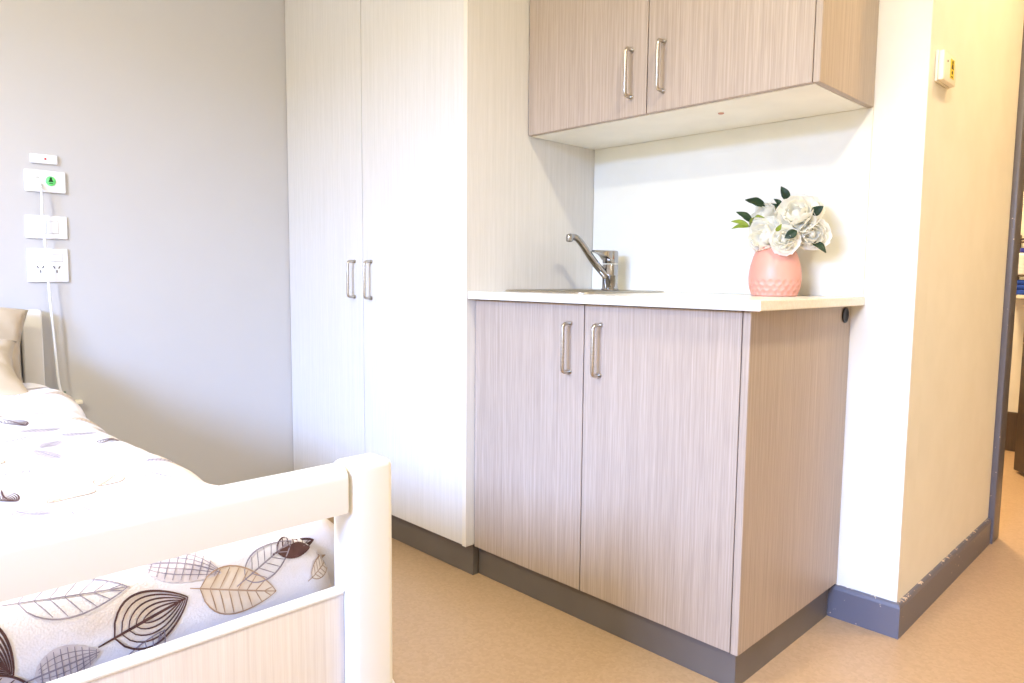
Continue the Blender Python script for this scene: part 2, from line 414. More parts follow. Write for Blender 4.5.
ctrl = [A, A+Vector((-.003, -.02, .012)), Vector((-.738, .405, .998)), Vector((-.749, .365, 1.046)), Vector((-.756, .342, 1.070)), tip, tip+Vector((-.001, -.014, .001))]
for i in range(len(ctrl)-1):
    p0, p1, p2, p3 = ctrl[max(i-1, 0)], ctrl[i], ctrl[i+1], ctrl[min(i+2, len(ctrl)-1)]
    for k in range(6):
        u = k/6; pts.append(.5*((2*p1)+(p2-p0)*u+(2*p0-5*p1+4*p2-p3)*u*u+(3*p1-p0-3*p2+p3)*u**3))
pts.append(ctrl[-1]); n = len(pts); rr = [.0135-.0040*i/(n-1) for i in range(n)]
tube(b, pts, rr, 16); obj('spout', b, 'chrome', tp, 50)
b = nb(); lathe(b, [(0, -.016), (.009, -.0155), (.0115, -.012), (.0118, 0), (.010, .008), (0, .0115)], tip+Vector((-.001, -.015, -.001)), 24); obj('aerator', b, 'chrome', tp)

# ------------------------------------------------------------------ upper cabinet
YU, ZU, ZT = .2226, 1.395, 2.10
u = thing('wall_cabinet', 'taupe woodgrain two-door cabinet hung on the wall above the sink', 'cabinet', (-.41, .4, ZU))
b = nb(); box(b, XWR+.002, .0405, YU+.019, YB-.003, ZU, ZT); o = obj('carcass', b, 'carcass', u); o['label'] = 'cream cabinet body and underside'
gx = -.4158
dl = door('door', XWR+.0035, gx-.0016, ZU+.001, ZT, YU, 'timber', u); dr = door('door', gx+.0016, .040, ZU+.001, ZT, YU, 'timber', u)
handle(-.467, 1.448, 1.576, YU, dl); handle(-.362, 1.447, 1.575, YU, dr)
b = nb(); box(b, .0425, .0585, YU-.001, YB-.003, ZU-.0005, ZT, .001, 1); obj('end_panel', b, 'timber', u, 30)
b = nb(); lathe(b, [(0, 0), (.008, 0), (.008, -.002), (.006, -.003), (0, -.003)], (-.262, .353, ZU), 20); o = obj('screw_cap', b, 'timber_screw', u); o['label'] = 'pinkish screw cap'

# ------------------------------------------------------------------ vase and flowers
VX, VY = -.122, .42
def vdim(a, h):
    if h < .003 or h > .044: return 0
    row = (h-.003)/.0135; ri = int(row); fa = a/(2*PI)*22+(.5 if ri % 2 else 0)
    du = (fa-math.floor(fa)-.5)*2; dv = (row-ri-.5)*2
    m = abs(du)+abs(dv)*.6
    return -.0026*max(0, 1-m*m)
vs = thing('vase', 'blush pink egg-shaped vase with a dimpled lower band, on the counter end', 'vase', (VX, VY, ZC))
b = nb()
keys = [(0, .0580), (.012, .0622), (.028, .0665), (.045, .0680), (.062, .0672), (.08, .0645), (.1, .0588), (.115, .0535), (.127, .0467), (.135, .0435)]
def vr(h):
    for i in range(len(keys)-1):
        if keys[i][0] <= h <= keys[i+1][0]:
            t_ = (h-keys[i][0])/(keys[i+1][0]-keys[i][0]); 
            h0 = keys[max(i-1, 0)]; h3 = keys[min(i+2, len(keys)-1)]
            m1 = (keys[i+1][1]-h0[1])/(keys[i+1][0]-h0[0])*(keys[i+1][0]-keys[i][0]); m2 = (h3[1]-keys[i][1])/(h3[0]-keys[i][0])*(keys[i+1][0]-keys[i][0])
            t2, t3 = t_*t_, t_**3
            return (2*t3-3*t2+1)*keys[i][1]+(t3-2*t2+t_)*m1+(-2*t3+3*t2)*keys[i+1][1]+(t3-t2)*m2
    return keys[-1][1]
prof = [(0, 0), (.05, 0), (.0555, .0006)]+[(vr(.001+i*.134/70), .001+i*.134/70) for i in range(71)]
prof += [(.0425, .1362), (.0405, .1355), (.040, .13), (.047, .115), (.055, .09), (.062, .05), (.054, .008), (0, .006)]
lathe(b, prof, (VX, VY, ZC), 176, vdim)
o = obj('vase_body', b, 'vase', vs)

rnd = random.Random(5)
def frame_to(axis):
    return Vector((0, 0, 1)).rotation_difference(Vector(axis).normalized()).to_matrix()
def petal(bm, R, c, az, L, W, open0, curl, cup, ruf, r0, z0, seed, mi=0, nu=9, nv=9):
    """petal rising from ring r0 at elevation angle open0 (rad from horizontal), curling"""
    g = []
    ca, sa = math.cos(az), math.sin(az); ph = seed*1.7
    r, z = r0, z0; ang = open0; path = []
    for i in range(nu):
        path.append((r, z, ang)); ang2 = open0+curl*(i/(nu-1)); r += math.cos(ang2)*L/(nu-1); z += math.sin(ang2)*L/(nu-1); ang = ang2
    for i in range(nu):
        t_ = i/(nu-1); w = W*(math.sin(PI*min(1, .12+.80*t_**.8))**.75)
        r, z, a = path[i]; row = []
        for j in range(nv):
            v = j/(nv-1)*2-1
            lift = cup*w*v*v
            edge = t_*t_
            rf = ruf*edge*math.sin(v*5+ph)*(.5+abs(v))+ruf*.6*t_*math.sin(v*9+ph*2.3)
            notch = -ruf*1.4*edge*edge*(abs(math.sin(v*3+ph)))
            # normal direction of the petal surface (towards the axis/up)
            nr, nz = -math.sin(a), math.cos(a)
            rr = r+nr*(lift+rf)+math.cos(a)*notch; zz = z+nz*(lift+rf)+math.sin(a)*notch
            tx = w*v
            p = Vector((ca*rr-sa*tx, sa*rr+ca*tx, zz))
            row.append(bm.verts.new(R @ p+c))
        g.append(row)
    for i in range(nu-1):
        for j in range(nv-1):
            f = bm.faces.new((g[i][j], g[i+1][j], g[i+1][j+1], g[i][j+1])); f.smooth = True; f.material_index = mi

def bloom(bm, c, axis, rad, seed, openness=1.0):
    R = frame_to(axis); c = Vector(c); rn = random.Random(seed)
    lathe(bm, [(0, -.35*rad), (.2*rad, -.3*rad), (.24*rad, -.05*rad), (.18*rad, .15*rad), (.08*rad, .22*rad), (0, .23*rad)], c, 16, axis=axis, mi=1)
    spec = [(4, .05, -.30, .5, 1.9, .90, .50), (5, .08, -.38, .35, 1.75, 1.05, .62), (5, .10, -.45, .2, 1.5, 1.15, .80), (6, .12, -.50, .05, 1.15/openness, 1.10, .84)]
    for li, (n, r0, z0, op, curl, L, W) in enumerate(spec):
        for k in range(n):
            az = 2*PI*k/n+li*.47+rn.uniform(-.2, .2)
            petal(bm, R, c, az, L*rad*rn.uniform(.93, 1.08), W*rad*rn.uniform(.92, 1.08), op+rn.uniform(-.1, .1), curl*rn.uniform(.88, 1.1), .16, .035*rad, r0*rad, z0*rad, rn.uniform(0, 6), mi=1 if li < 1 else 0)

def leaf(bm, base, tip, width, nrm, droop=.15, fold=.25, mi=0, nu=10):
    base, tip, nrm = Vector(base), Vector(tip), Vector(nrm).normalized()
    ax = tip-base; L = ax.length; ax.normalize(); side = ax.cross(nrm).normalized(); nrm = side.cross(ax).normalized()
    g = []
    for i in range(nu+1):
        t_ = i/nu; w = width*(math.sin(PI*t_**.85)**.8)*(1-.15*t_) if 0 < t_ < 1 else .0008
        p = base+ax*L*t_+nrm*droop*L*math.sin(PI*t_)
        g.append([bm.verts.new(p+side*w*v+nrm*(fold*w*abs(v)+.06*w*math.sin(t_*14)*abs(v))) for v in (-1, -.6, -.25, 0, .25, .6, 1)])
    for i in range(nu):
        for j in range(6):
            f = bm.faces.new((g[i][j], g[i+1][j], g[i+1][j+1], g[i][j+1])); f.smooth = True; f.material_index = mi

def leafobj(base, tip, width, nrm, parent, mat='leaf', name='leaf', label=None, **k):
    bm = nb(); leaf(bm, base, tip, width, nrm, **k)
    # give the blade a little thickness
    o = obj(name, bm, mat, parent, recalc=False)
    md = o.modifiers.new('thick', 'SOLIDIFY'); md.thickness = .0006
    if label: o['label'] = label
    return o

def stem_to(c, axis, k, parent):
    c = Vector(c); a = Vector(axis).normalized(); bm = nb()
    m = Vector((VX, VY, ZC+.132)); d_ = Vector((math.cos(k), math.sin(k), 0))*.022
    tube(bm, [c-a*.012, c-a*.03+(m+d_-c)*.25, m+d_+Vector((0, 0, .004)), m+d_*.8-Vector((0, 0, .05)), m-d_*.9-Vector((0, 0, .112))], .0027, 8)
    return obj('stem', bm, 'stem', parent)

def flower(c, axis, rad, seed, label, k, openness=1.0, group=None):
    f = thing('white_flower', label, 'flower', (VX, VY, ZC+.012))
    bm = nb(); bloom(bm, c, axis, rad, seed, openness); o = obj('bloom', bm, ['petal', 'petal_cream'], f, recalc=False)
    stem_to(c, axis, k, f)
    return f
CAM = Vector((.758, -1.4352, .9451))
FOC = 708.7
RT = Vector((.69908488, .71498, .00916169)); UPV = Vector((-.07125475, .05691012, .99583332)); FW = Vector((-.71147951, .69682483, -.09073072))
def at(u_, v_, y):
    r = RT*((u_-512)/FOC)+UPV*(-(v_-341.5)/FOC)+FW
    return CAM+r*((y-CAM.y)/r.y)
toC = Vector((.22, -.95, .10))
f1 = flower(at(796.5, 214, .395), toC+Vector((.05, 0, .22)), .056, 3, 'largest white bloom, top of the pink vase bouquet', 0.2)
f2 = flower(at(764, 237, .385), toC+Vector((-.45, 0, .02)), .052, 8, 'wide open white bloom hanging over the front left of the vase rim', 3.3, 1.5)
f3 = flower(at(764, 214, .44), toC+Vector((-.5, .1, .5)), .040, 12, 'smaller white bloom behind, upper left of the bouquet', 2.3)
f4 = flower(at(812, 234, .42), toC+Vector((.35, 0, -.25)), .044, 21, 'creamy ruffled bloom low on the right of the bouquet', 5.6, 1.1)
f5 = flower(at(812, 208, .455), toC+Vector((.4, .3, .5)), .034, 31, 'half hidden white bloom behind the largest one, on the right', 1.2, 1.2)
f6 = flower(at(784, 240, .365), toC+Vector((.1, 0, -.15)), .036, 44, 'white bloom low at the front centre, over the vase rim', 4.4, 1.3)
vn = -FW
# dark glossy leaves
leafobj(at(765, 207, 0.441), at(745, 200, 0.426), 0.0155, vn+Vector((.2, 0, .5)), f3, droop=.1)
leafobj(at(752, 223, 0.426), at(736, 212, 0.411), 0.0130, vn+Vector((0, 0, .6)), f3, droop=.12)
leafobj(at(788, 201, 0.426), at(781, 186.5, 0.416), 0.0120, vn+Vector((-.4, 0, .2)), f1, droop=.15)
leafobj(at(776, 213, 0.416), at(771, 203.5, 0.411), 0.0070, vn+Vector((.3, 0, .5)), f3, droop=.45)
leafobj(at(781, 209, 0.421), at(774, 199, 0.416), 0.0080, vn+Vector((-.3, 0, .4)), f1, droop=.3)
leafobj(at(812, 214, 0.406), at(823.5, 206, 0.401), 0.0130, vn+Vector((.1, 0, .2)), f5, droop=.1)
leafobj(at(806, 200, 0.466), at(804, 195, 0.466), 0.0040, vn, f5)
leafobj(at(818, 221, 0.466), at(827.5, 229, 0.466), 0.0070, vn+Vector((.2, 0, .2)), f5)
leafobj(at(812, 242, 0.426), at(826, 253, 0.416), 0.0120, vn+Vector((.1, 0, .3)), f4, droop=.1)
leafobj(at(797, 231, 0.366), at(784.5, 238, 0.351), 0.0125, vn+Vector((0, 0, .2)), f1, droop=.05)
leafobj(at(776, 220, 0.391), at(775, 207, 0.396), 0.0035, vn, f1, 'stem')
# lime sprig
sp = thing('lime_leaf_sprig', 'yellow-green leaf sprig sticking out on the left of the bouquet', 'leaf sprig', (VX, VY, ZC+.012))
b = nb(); q = at(749, 226, 0.404); m_ = Vector((VX-.03, VY, ZC+.132))
tube(b, [q, q+(m_-q)*.5+Vector((0, .02, .01)), m_+Vector((.004, 0, .004)), m_+Vector((.01, 0, -.06)), m_+Vector((.02, 0, -.112))], .002, 8); obj('stem', b, 'stem', sp)
leafobj(q, at(731, 221.5, 0.396), .0085, vn+Vector((0, 0, .4)), sp, 'leaf_lime', droop=.12)
leafobj(q+Vector((0, 0, -.003)), at(731.5, 229, 0.391), .0080, vn+Vector((0, 0, .6)), sp, 'leaf_lime', droop=.15)
leafobj(q+Vector((.004, 0, 0)), at(764.5, 218, 0.366), .0095, vn+Vector((0, 0, .5)), sp, 'leaf_lime', droop=.2)
leafobj(at(776, 231, 0.336), at(781.5, 224, 0.334), .0065, vn, f2, 'leaf_lime', label='small lime green leaf')

# ------------------------------------------------------------------ plates on the grey wall
def plate(name, label, cat, y0, y1, z0, z1, t_=.009):
    p = thing(name, label, cat, (XL, (y0+y1)/2, z0))
    bm = nb(); box(bm, XL+.0003, XL+t_, y0, y1, z0, z1, .003, 3, edges=lambda a, b_: a.x > XL+.004 or b_.x > XL+.004)
    obj('plate', bm, 'plastic', p, 40); return p
def disc(bm, y, z, r, x0, x1, seg=24, sy=1.0, mi=0):
    n0 = len(bm.verts); lathe(bm, [(0, 0), (r, 0), (r, (x1-x0)*.8), (r*.96, x1-x0), (0, x1-x0)], (0, 0, 0), seg, axis=(1, 0, 0), mi=mi)
    bm.verts.ensure_lookup_table()
    for v in bm.verts[n0:]: v.co = Vector((x0+v.co.x, y+v.co.y*sy, z+v.co.z))
p1 = plate('indicator_light', 'small white indicator unit with a red dot, uppermost on the grey wall', 'indicator', -.921, -.845, 1.2985, 1.3285, .012)
b = nb(); disc(b, -.880, 1.3135, .0032, XL+.0118, XL+.0135); o = obj('lens', b, 'red', p1); o['label'] = 'red dot lens'
p2 = plate('nurse_call_plate', 'white call plate with a round green button and a cord plugged in', 'call plate', -.939, -.825, 1.207, 1.277, .011)
b = nb(); disc(b, -.868, 1.2435, .0155, XL+.0105, XL+.015, 36, sy=.92); gb = obj('call_button', b, 'green', p2); gb['label'] = 'round bright green button'
b = nb(); disc(b, -.868, 1.2520, .0038, XL+.0149, XL+.0157)
tri = [(-.868-.0075, 1.2405), (-.868+.0075, 1.2405), (-.868+.0035, 1.2495), (-.868-.0035, 1.2495)]
va = [b.verts.new((XL+.0149, y, z)) for y, z in tri]; vb = [b.verts.new((XL+.0157, y, z)) for y, z in tri]
b.faces.new(vb); 
for k in range(4): b.faces.new((va[k], va[(k+1) % 4], vb[(k+1) % 4], vb[k]))
box(b, XL+.0149, XL+.0157, -.8735, -.8625, 1.2350, 1.2372)
o = obj('person_symbol', b, 'green_dark', gb); o['label'] = 'dark green person symbol'
b = nb(); box(b, XL+.0105, XL+.0118, -.909, -.899, 1.249, 1.256, .001, 1); o = obj('status_window', b, 'groove', p2); o['label'] = 'small grey window'
b = nb(); box(b, XL+.0105, XL+.014, -.908, -.892, 1.217, 1.236, .0015, 2); obj('socket', b, 'plastic_cream', p2)
p3 = plate('light_switch', 'white two-rocker light switch between the call plate and the outlet', 'light switch', -.943, -.826, 1.056, 1.131)
b = nb(); box(b, XL+.0085, XL+.0094, -.918, -.851, 1.073, 1.115); o = obj('surround', b, 'groove', p3)
for (y0, y1) in ((-.9165, -.886), (-.8845, -.8525)):
    b = nb(); box(b, XL+.009, XL+.0115, y0, y1, 1.0745, 1.1135, .001, 1); obj('rocker', b, 'plastic', p3, 30)
p4 = plate('power_outlet', 'white double power outlet, lowest plate on the grey wall', 'power outlet', -.943, -.828, .914, 1.024)
for cy in (-.908, -.862):
    b = nb(); box(b, XL+.0085, XL+.0093, cy-.019, cy+.019, .981, 1.007); sw = obj('switch', b, 'groove', p4)
    b = nb(); box(b, XL+.009, XL+.0115, cy-.0175, cy+.0175, .9825, 1.0055, .001, 1); obj('rocker', b, 'plastic', sw, 30)
    b = nb()
    for (dy, dz, ang) in ((-.0075, .006, 30), (.0075, .006, -30), (0, -.008, 0)):
        q_ = nb(); box(q_, XL+.0088, XL+.0097, -.0016, .0016, -.0045, .0045)
        bmesh.ops.transform(q_, matrix=Matrix.Translation((0, cy+dy, .957+dz)) @ Matrix.Rotation(math.radians(ang), 4, 'X'), verts=q_.verts[:])
        me = bpy.data.meshes.new('t'); q_.to_mesh(me); b.from_mesh(me); bpy.data.meshes.remove(me); q_.free()
    o = obj('socket_slots', b, 'slot', p4); o['label'] = 'three dark pin slots'

# cord
cd = thing('call_cord', 'thin white call cord hanging from the call plate down behind the bed', 'cord', (XL+.04, -.88, .45))
P = [(XL+.022, -.900, 1.226), (XL+.036, -.9005, 1.210), (XL+.040, -.901, 1.18), (XL+.040, -.902, 1.133), (XL+.040, -.8985, 1.05), (XL+.040, -.8955, .986), (XL+.040, -.8935, .90), (XL+.042, -.889, .79), (XL+.042, -.884, .68), (XL+.042, -.880, .591), (XL+.044, -.874, .545), (XL+.044, -.870, .50), (XL+.046, -.868, .45)]
pts = []
for i in range(len(P)-1):
    q0, q1, q2, q3 = [Vector(P[k]) for k in (max(i-1, 0), i, i+1, min(i+2, len(P)-1))]
    for k in range(5):
        t_ = k/5; pts.append(.5*((2*q1)+(q2-q0)*t_+(2*q0-5*q1+4*q2-q3)*t_*t_+(3*q1-q0-3*q2+q3)*t_**3))
pts.append(Vector(P[-1]))
b = nb(); tube(b, pts, .0036, 10); obj('cable', b, 'plastic', cd)
b = nb(); tube(b, [(XL+.0142, -.900, 1.227), (XL+.02, -.900, 1.227), (XL+.03, -.900, 1.220)], [.006, .006, .0045], 14); obj('plug', b, 'plastic', cd)
b = nb(); tube(b, [(XL+.044, -.8665, .550), (XL+.044, -.862, .515)], .005, 12); o = obj('clip', b, 'green_dark', cd); o['label'] = 'green clip'
# white bar behind the bed
b = nb(); box(b, XL+.0005, XL+.03, -1.02, -.808, .500, .5135, .003, 2)
tag(obj('wall_bar', b, 'plastic_cream'), 'thin white ledge sticking out past the duvet below the hanging cord', 'ledge')

# call unit on the passage wall
cu = thing('emergency_call_unit', 'cream call unit with a yellow label high on the passage wall', 'call unit', (XP, .667, 1.449))
b = nb(); box(b, XP+.0004, XP+.007, .6095, .7235, 1.447, 1.5235, .002, 2); box(b, XP+.0068, XP+.020, .612, .721, 1.449, 1.5215, .003, 3)
obj('housing', b, 'plastic_cream', cu, 40)
b = nb(); box(b, XP+.0198, XP+.0206, .667, .700, 1.463, 1.511, .0003, 1); lb = obj('label_plate', b, 'yellow', cu); lb['label'] = 'yellow label'
b = nb(); y = .6835
for (r, z, sy) in ((.0045, 1.5035, 1),): disc(b, y, z, r, XP+.0205, XP+.0212)
pr = [(y-.0085, 1.487), (y+.0085, 1.487), (y+.004, 1.499), (y-.004, 1.499)]
va = [b.verts.new((XP+.0205, a, z)) for a, z in pr]; vb = [b.verts.new((XP+.0212, a, z)) for a, z in pr]; b.faces.new(vb)
for k in range(4): b.faces.new((va[k], va[(k+1) % 4], vb[(k+1) % 4], vb[k]))
disc(b, y, 1.478, .0045, XP+.0205, XP+.0212); box(b, XP+.0205, XP+.0212, y-.006, y+.006, 1.4665, 1.469)
o = obj('person_symbol', b, 'black_print', lb); o['label'] = 'black person symbol'
b = nb(); disc(b, .642, 1.499, .0025, XP+.0198, XP+.0212); o = obj('lamp', b, 'slot', cu)

# ------------------------------------------------------------------ bed
BY1, BY0 = -.921, -1.905           # far and near sides
bed = thing('bed', 'cream-white single bed with panelled ends, its headboard against the grey wall', 'bed', (-1.0, -1.416, 0))
hb = bpy.data.objects.new('headboard', None); COL.objects.link(hb); hb.parent = bed; hb.location = Vector((-1.965, -1.416, 0))-bed.location
for (y0, y1) in ((-.976, -.919), (BY0-.002, BY0+.052)):
    b = nb(); box(b, -1.987, -1.945, y0, y1, .0, .826, .006, 3); obj('post', b, 'bed_white', hb, 50)
b = nb(); box(b, -1.980, -1.952, BY0+.052, -.977, .745, .815, .008, 3); obj('rail', b, 'bed_white', hb, 50)
b = nb(); box(b, -1.975, -1.957, BY0+.052, -.9805, .30, .7455, .002, 1); o = obj('panel', b, 'bed_lam', hb, 30)
fb = bpy.data.objects.new('footboard', None); COL.objects.link(fb); fb.parent = bed; fb.location = Vector((0, -1.416, 0))-bed.location
for (y0, y1) in ((-.9835, BY1), (BY0, BY0+.0535)):
    b = nb(); box(b, -.030, .020, y0, y1, .0, .714, .0095, 4, edges=lambda a, b_: a.z > .6 or b_.z > .6 )
    obj('post', b, 'bed_white', fb, 50)
b = nb(); box(b, -.023, .0195, BY0+.0545, -.9862, .657, .7135, .015, 5, edges=lambda a, b_: abs(a.y-b_.y) > .1 and a.z > .7)
bmesh.ops.bevel(b, geom=[e_ for e_ in b.edges if abs(e_.verts[0].co.y-e_.verts[1].co.y) < .02 and max(v.co.y for v in e_.verts) > -.995 and e_.verts[0].co.z < .72 and e_.is_manifold and e_.calc_face_angle(0) > .8], offset=.002, segments=2, affect='EDGES')
obj('rail', b, 'bed_white', fb, 40)
b = nb(); box(b, -.018, 0, BY0+.0535, -.9838, .16, .550, .0015, 2); o = obj('panel', b, 'bed_lam', fb, 30); o['label'] = 'finely lined white foot panel'
b = nb(); box(b, -.0195, .0015, BY0+.054, -.984, .5475, .5515, .0008, 1); obj('edging', b, 'bed_white', o)
for y0 in (-.957, -1.893):
    b = nb(); box(b, -1.944, -.031, y0, y0+.024, .20, .33, .004, 2); obj('side_rail', b, 'bed_white', bed, 40)
b = nb()
for k in range(14): box(b, -1.90+k*.137, -1.83+k*.137, -1.868, -.958, .305, .325, .003, 1)
obj('slats', b, 'bed_white', bed)
b = nb(); box(b, -1.935, -.062, -1.868, -.962, .327, .545, .045, 4)
tag(obj('mattress', b, 'mattress', None, 60), 'pale single mattress mostly hidden beneath the leaf-print duvet', 'mattress')

# ---- duvet
XF, YS, YN, RR = -.0405, -.935, -1.895, .07
def ztop(x):
    K = [(-1.99, .628), (-1.70, .626), (-1.50, .622), (-1.40, .618), (-1.372, .612), (-1.36, .590), (-1.30, .586), (-1.0, .585), (-.55, .592), (-.25, .612), (-.05, .622), (.4, .622)]
    for i in range(len(K)-1):
        if x <= K[i+1][0]:
            t_ = max(0, (x-K[i][0])/(K[i+1][0]-K[i][0])); t_ = t_*t_*(3-2*t_); return K[i][1]+(K[i+1][1]-K[i][1])*t_
    return .622
def surf(a, b_):
    """a: distance along the bed (x before the foot roll), b_: across (y before the side roll)"""
    ax = XF-RR; by1 = YS-RR; by0 = YN+RR
    da = max(0, a-ax); db = b_-by1 if b_ > by1 else (b_-by0 if b_ < by0 else 0)
    L = math.hypot(da, db); x0 = min(a, ax); y0 = min(max(b_, by0), by1)
    z = ztop(min(a, -.05)+0)
    yc = (b_-(YS+YN)/2)/((YS-YN)/2); z += .012*(1-min(1, yc*yc))
    if L > 1e-9:
        dx, dy = da/L, db/L
        q = RR*PI/2
        if L < q: h = RR*math.sin(L/RR); dr = RR*(1-math.cos(L/RR))
        else: h = RR; dr = RR+(L-q)
        fl = max(0, dr-.10)*.50*abs(dy)**2 if dx < .9 else 0
        x = x0+dx*h; y = y0+dy*(h+fl); z -= dr
        nrm = Vector((dx*math.sin(min(L/RR, PI/2)), dy*math.sin(min(L/RR, PI/2)), math.cos(min(L/RR, PI/2))))
    else:
        x, y = x0, y0; nrm = Vector((0, 0, 1))
    wv = noise.noise(Vector((a*5.0, b_*4.2, 1.3)))*.008+noise.noise(Vector((a*13+4, b_*11, 7.1)))*.0032
    # soft creases running into the foot corner
    cx_, cy_ = a-ax, b_-by1
    if cx_ > -.25 and cy_ > -.22:
        fall = max(0, 1-math.hypot(cx_-.04, cy_-.04)/.26)
        s_ = cx_*.80-cy_*.60
        wv += fall*.020*math.exp(-((s_-.012)/.014)**2)-fall*.018*math.exp(-((s_-.038)/.010)**2)+fall*.012*math.exp(-((s_+.035)/.02)**2)
    if x > -.06 : wv = min(wv, .015)
    return Vector((x, y, z))+nrm*wv
def surf_n(a, b_, e_=.004):
    p = surf(a, b_); n_ = (surf(a+e_, b_)-surf(a-e_, b_)).cross(surf(a, b_+e_)-surf(a, b_-e_))
    n_.normalize(); return p, n_
b = nb()
A0, A1, B0, B1 = -1.70, .155, -2.17, -.665
na, nbn = 200, 160
G = [[b.verts.new(surf(A0+(A1-A0)*i/na, B0+(B1-B0)*j/nbn)) for j in range(nbn+1)] for i in range(na+1)]
for i in range(na):
    for j in range(nbn):
        f = b.faces.new((G[i][j], G[i+1][j], G[i+1][j+1], G[i][j+1])); f.smooth = True
# printed leaves: thin strokes laid on the cloth
def stroke(pts, w, mi):
    out = []; P_ = []
    for i in range(len(pts)-1):
        (a0, b0), (a1, b1) = pts[i], pts[i+1]; d_ = math.hypot(a1-a0, b1-b0); n_ = max(1, int(d_/.007))
        for k in range(n_): P_.append((a0+(a1-a0)*k/n_, b0+(b1-b0)*k/n_))
    P_.append(pts[-1]); n_ = len(P_)
    if n_ < 2: return
    for i, (a, b_) in enumerate(P_):
        if not (A0 < a < A1 and B0 < b_ < B1): return
        i0, i1 = max(0, i-1), min(n_-1, i+1); ta, tb = P_[i1][0]-P_[i0][0], P_[i1][1]-P_[i0][1]; l_ = math.hypot(ta, tb) or 1
        ta, tb = ta/l_, tb/l_; ww = w*(1-.45*abs(2*i/(n_-1)-1)**2)/2
        row = []
        for s_ in (-1, 1):
            p, q = surf_n(a-tb*ww*s_, b_+ta*ww*s_); row.append(b.verts.new(p+q*.0011))
        out.append(row)
    for i in range(n_-1):
        f = b.faces.new((out[i][0], out[i+1][0], out[i+1][1], out[i][1])); f.material_index = mi; f.smooth = True
def fill(fn, n1, n2, mi, lift=.0007):
    g = []
    for i in range(n1+1):
        row = []
        for j in range(n2+1):
            a, b_ = fn(i/n1, j/n2*2-1)
            if not (A0 < a < A1 and B0 < b_ < B1): return
            p, q = surf_n(a, b_); row.append(b.verts.new(p+q*lift))
        g.append(row)
    for i in range(n1):
        for j in range(n2):
            f = b.faces.new((g[i][j], g[i+1][j], g[i+1][j+1], g[i][j+1])); f.material_index = mi; f.smooth = True
def leaf_print(a, b_, ang, L, W, kind, rn):
    ca, sa = math.cos(ang), math.sin(ang)
    bend = rn.uniform(-.12, .12)
    def T(s_, t_):     # s_ along 0..1, t_ across in units of half-width
        x = (s_-.5)*L; y = t_*W+bend*L*math.sin(PI*s_)*.6
        return (a+ca*x-sa*y, b_+sa*x+ca*y)
    def prof(s_): return math.sin(PI*min(1, max(0, s_))**.75)**.85
    def outline(k, s0, s1, sgn, mi, w):
        stroke([T(s0+(s1-s0)*i/14, sgn*k*prof(i/14)) for i in range(15)], w, mi)
    if kind == 'contour':
        mi = 1
        for sgn in (-1, 1):
            for j, k in enumerate((1, .78, .57, .37, .19)):
                outline(k, .02+.09*j, 1-.03*j, sgn, mi, .0026 if j == 0 else .0019)
        stroke([T(-.18+1.15*i/12, 0) for i in range(13)], .0032, mi)
    elif kind == 'veined':
        mi = 2
        for sgn in (-1, 1):
            outline(1, 0, 1, sgn, mi, .0018)
            for k in range(1, 7):
                s0 = k/7.5; stroke([T(s0+.16*u_, sgn*u_*prof(s0+.14)*.92) for u_ in (0, .3, .6, 1)], .0012, mi)
        stroke([T(-.16+1.18*i/12, 0) for i in range(13)], .0018, mi)
    elif kind == 'wash':
        fill(lambda u_, v: T(u_, v*prof(u_)), 14, 4, 4)
        for k in range(1, 10):
            s0 = k/10; stroke([T(s0, -prof(s0)*.9), T(s0+.03, prof(s0+.03)*.9)], .0012, 2)
        for k in (-.6, -.3, .3, .6): stroke([T(.08+.85*i/8, k*prof(.08+.85*i/8)) for i in range(9)], .0010, 2)
        stroke([T(-.25+1.22*i/12, 0) for i in range(13)], .0020, 2)
    elif kind == 'dark':
        fill(lambda u_, v: T(u_, v*prof(u_)), 14, 4, 4)
        outline(1, 0, 1, 1, 1, .0024); outline(1, 0, 1, -1, 1, .0024)
        fill(lambda u_, v: T(u_, (-.5+.5*v)*prof(u_)*.92), 14, 3, 1, .0010)
        for k in range(1, 7): s0 = k/7.5; stroke([T(s0, 0), T(s0+.12, prof(s0+.12)*.9)], .0018, 1)
        stroke([T(-.1+1.1*i/12, 0) for i in range(13)], .003, 1)
    else:
        mi = 3
        fill(lambda u_, v: T(u_, v*prof(u_)), 14, 4, 5)
        for sgn in (-1, 1):
            outline(1, 0, 1, sgn, mi, .0018)
            for k in range(1, 8):
                s0 = k/8.5; stroke([T(s0+.12*u_, sgn*u_*prof(s0+.11)*.95) for u_ in (0, .4, 1)], .0015, mi)
        stroke([T(-.12+1.12*i/12, 0) for i in range(13)], .0018, mi)
def foot(y, z):
    """cloth coordinates of a point on the hanging foot end"""
    ax = XF-RR; top = ztop(-.05)+.010; d_ = max(0, top-z)
    L = RR*math.acos(max(-1, 1-d_/RR)) if d_ < RR else RR*PI/2+d_-RR
    return (ax+L, y)
rn = random.Random(11)
placed = []
def put(a, b_, ang, L, W, kind): leaf_print(a, b_, ang, L, W, kind, rn); placed.append((a, b_, L))
a, y = foot(-1.262, .610); put(a-.004, y, 1.45, .098, .023, 'veined')
a, y = foot(-1.196, .574); put(a, y, 1.85, .080, .030, 'contour')
a, y = foot(-1.155, .606); put(a-.008, y, 1.15, .085, .023, 'wash')
a, y = foot(-1.100, .578); put(a, y, 1.3, .090, .026, 'tan')
a, y = foot(-1.058, .592); put(a-.01, y, 2.0, .075, .017, 'veined')
a, y = foot(-1.012, .606); put(a-.004, y-.004, 1.75, .062, .015, 'dark')
a, y = foot(-.985, .585); put(a, y, 2.2, .055, .012, 'tan')
a, y = foot(-1.275, .550); put(a, y, 1.7, .06, .022, 'wash')
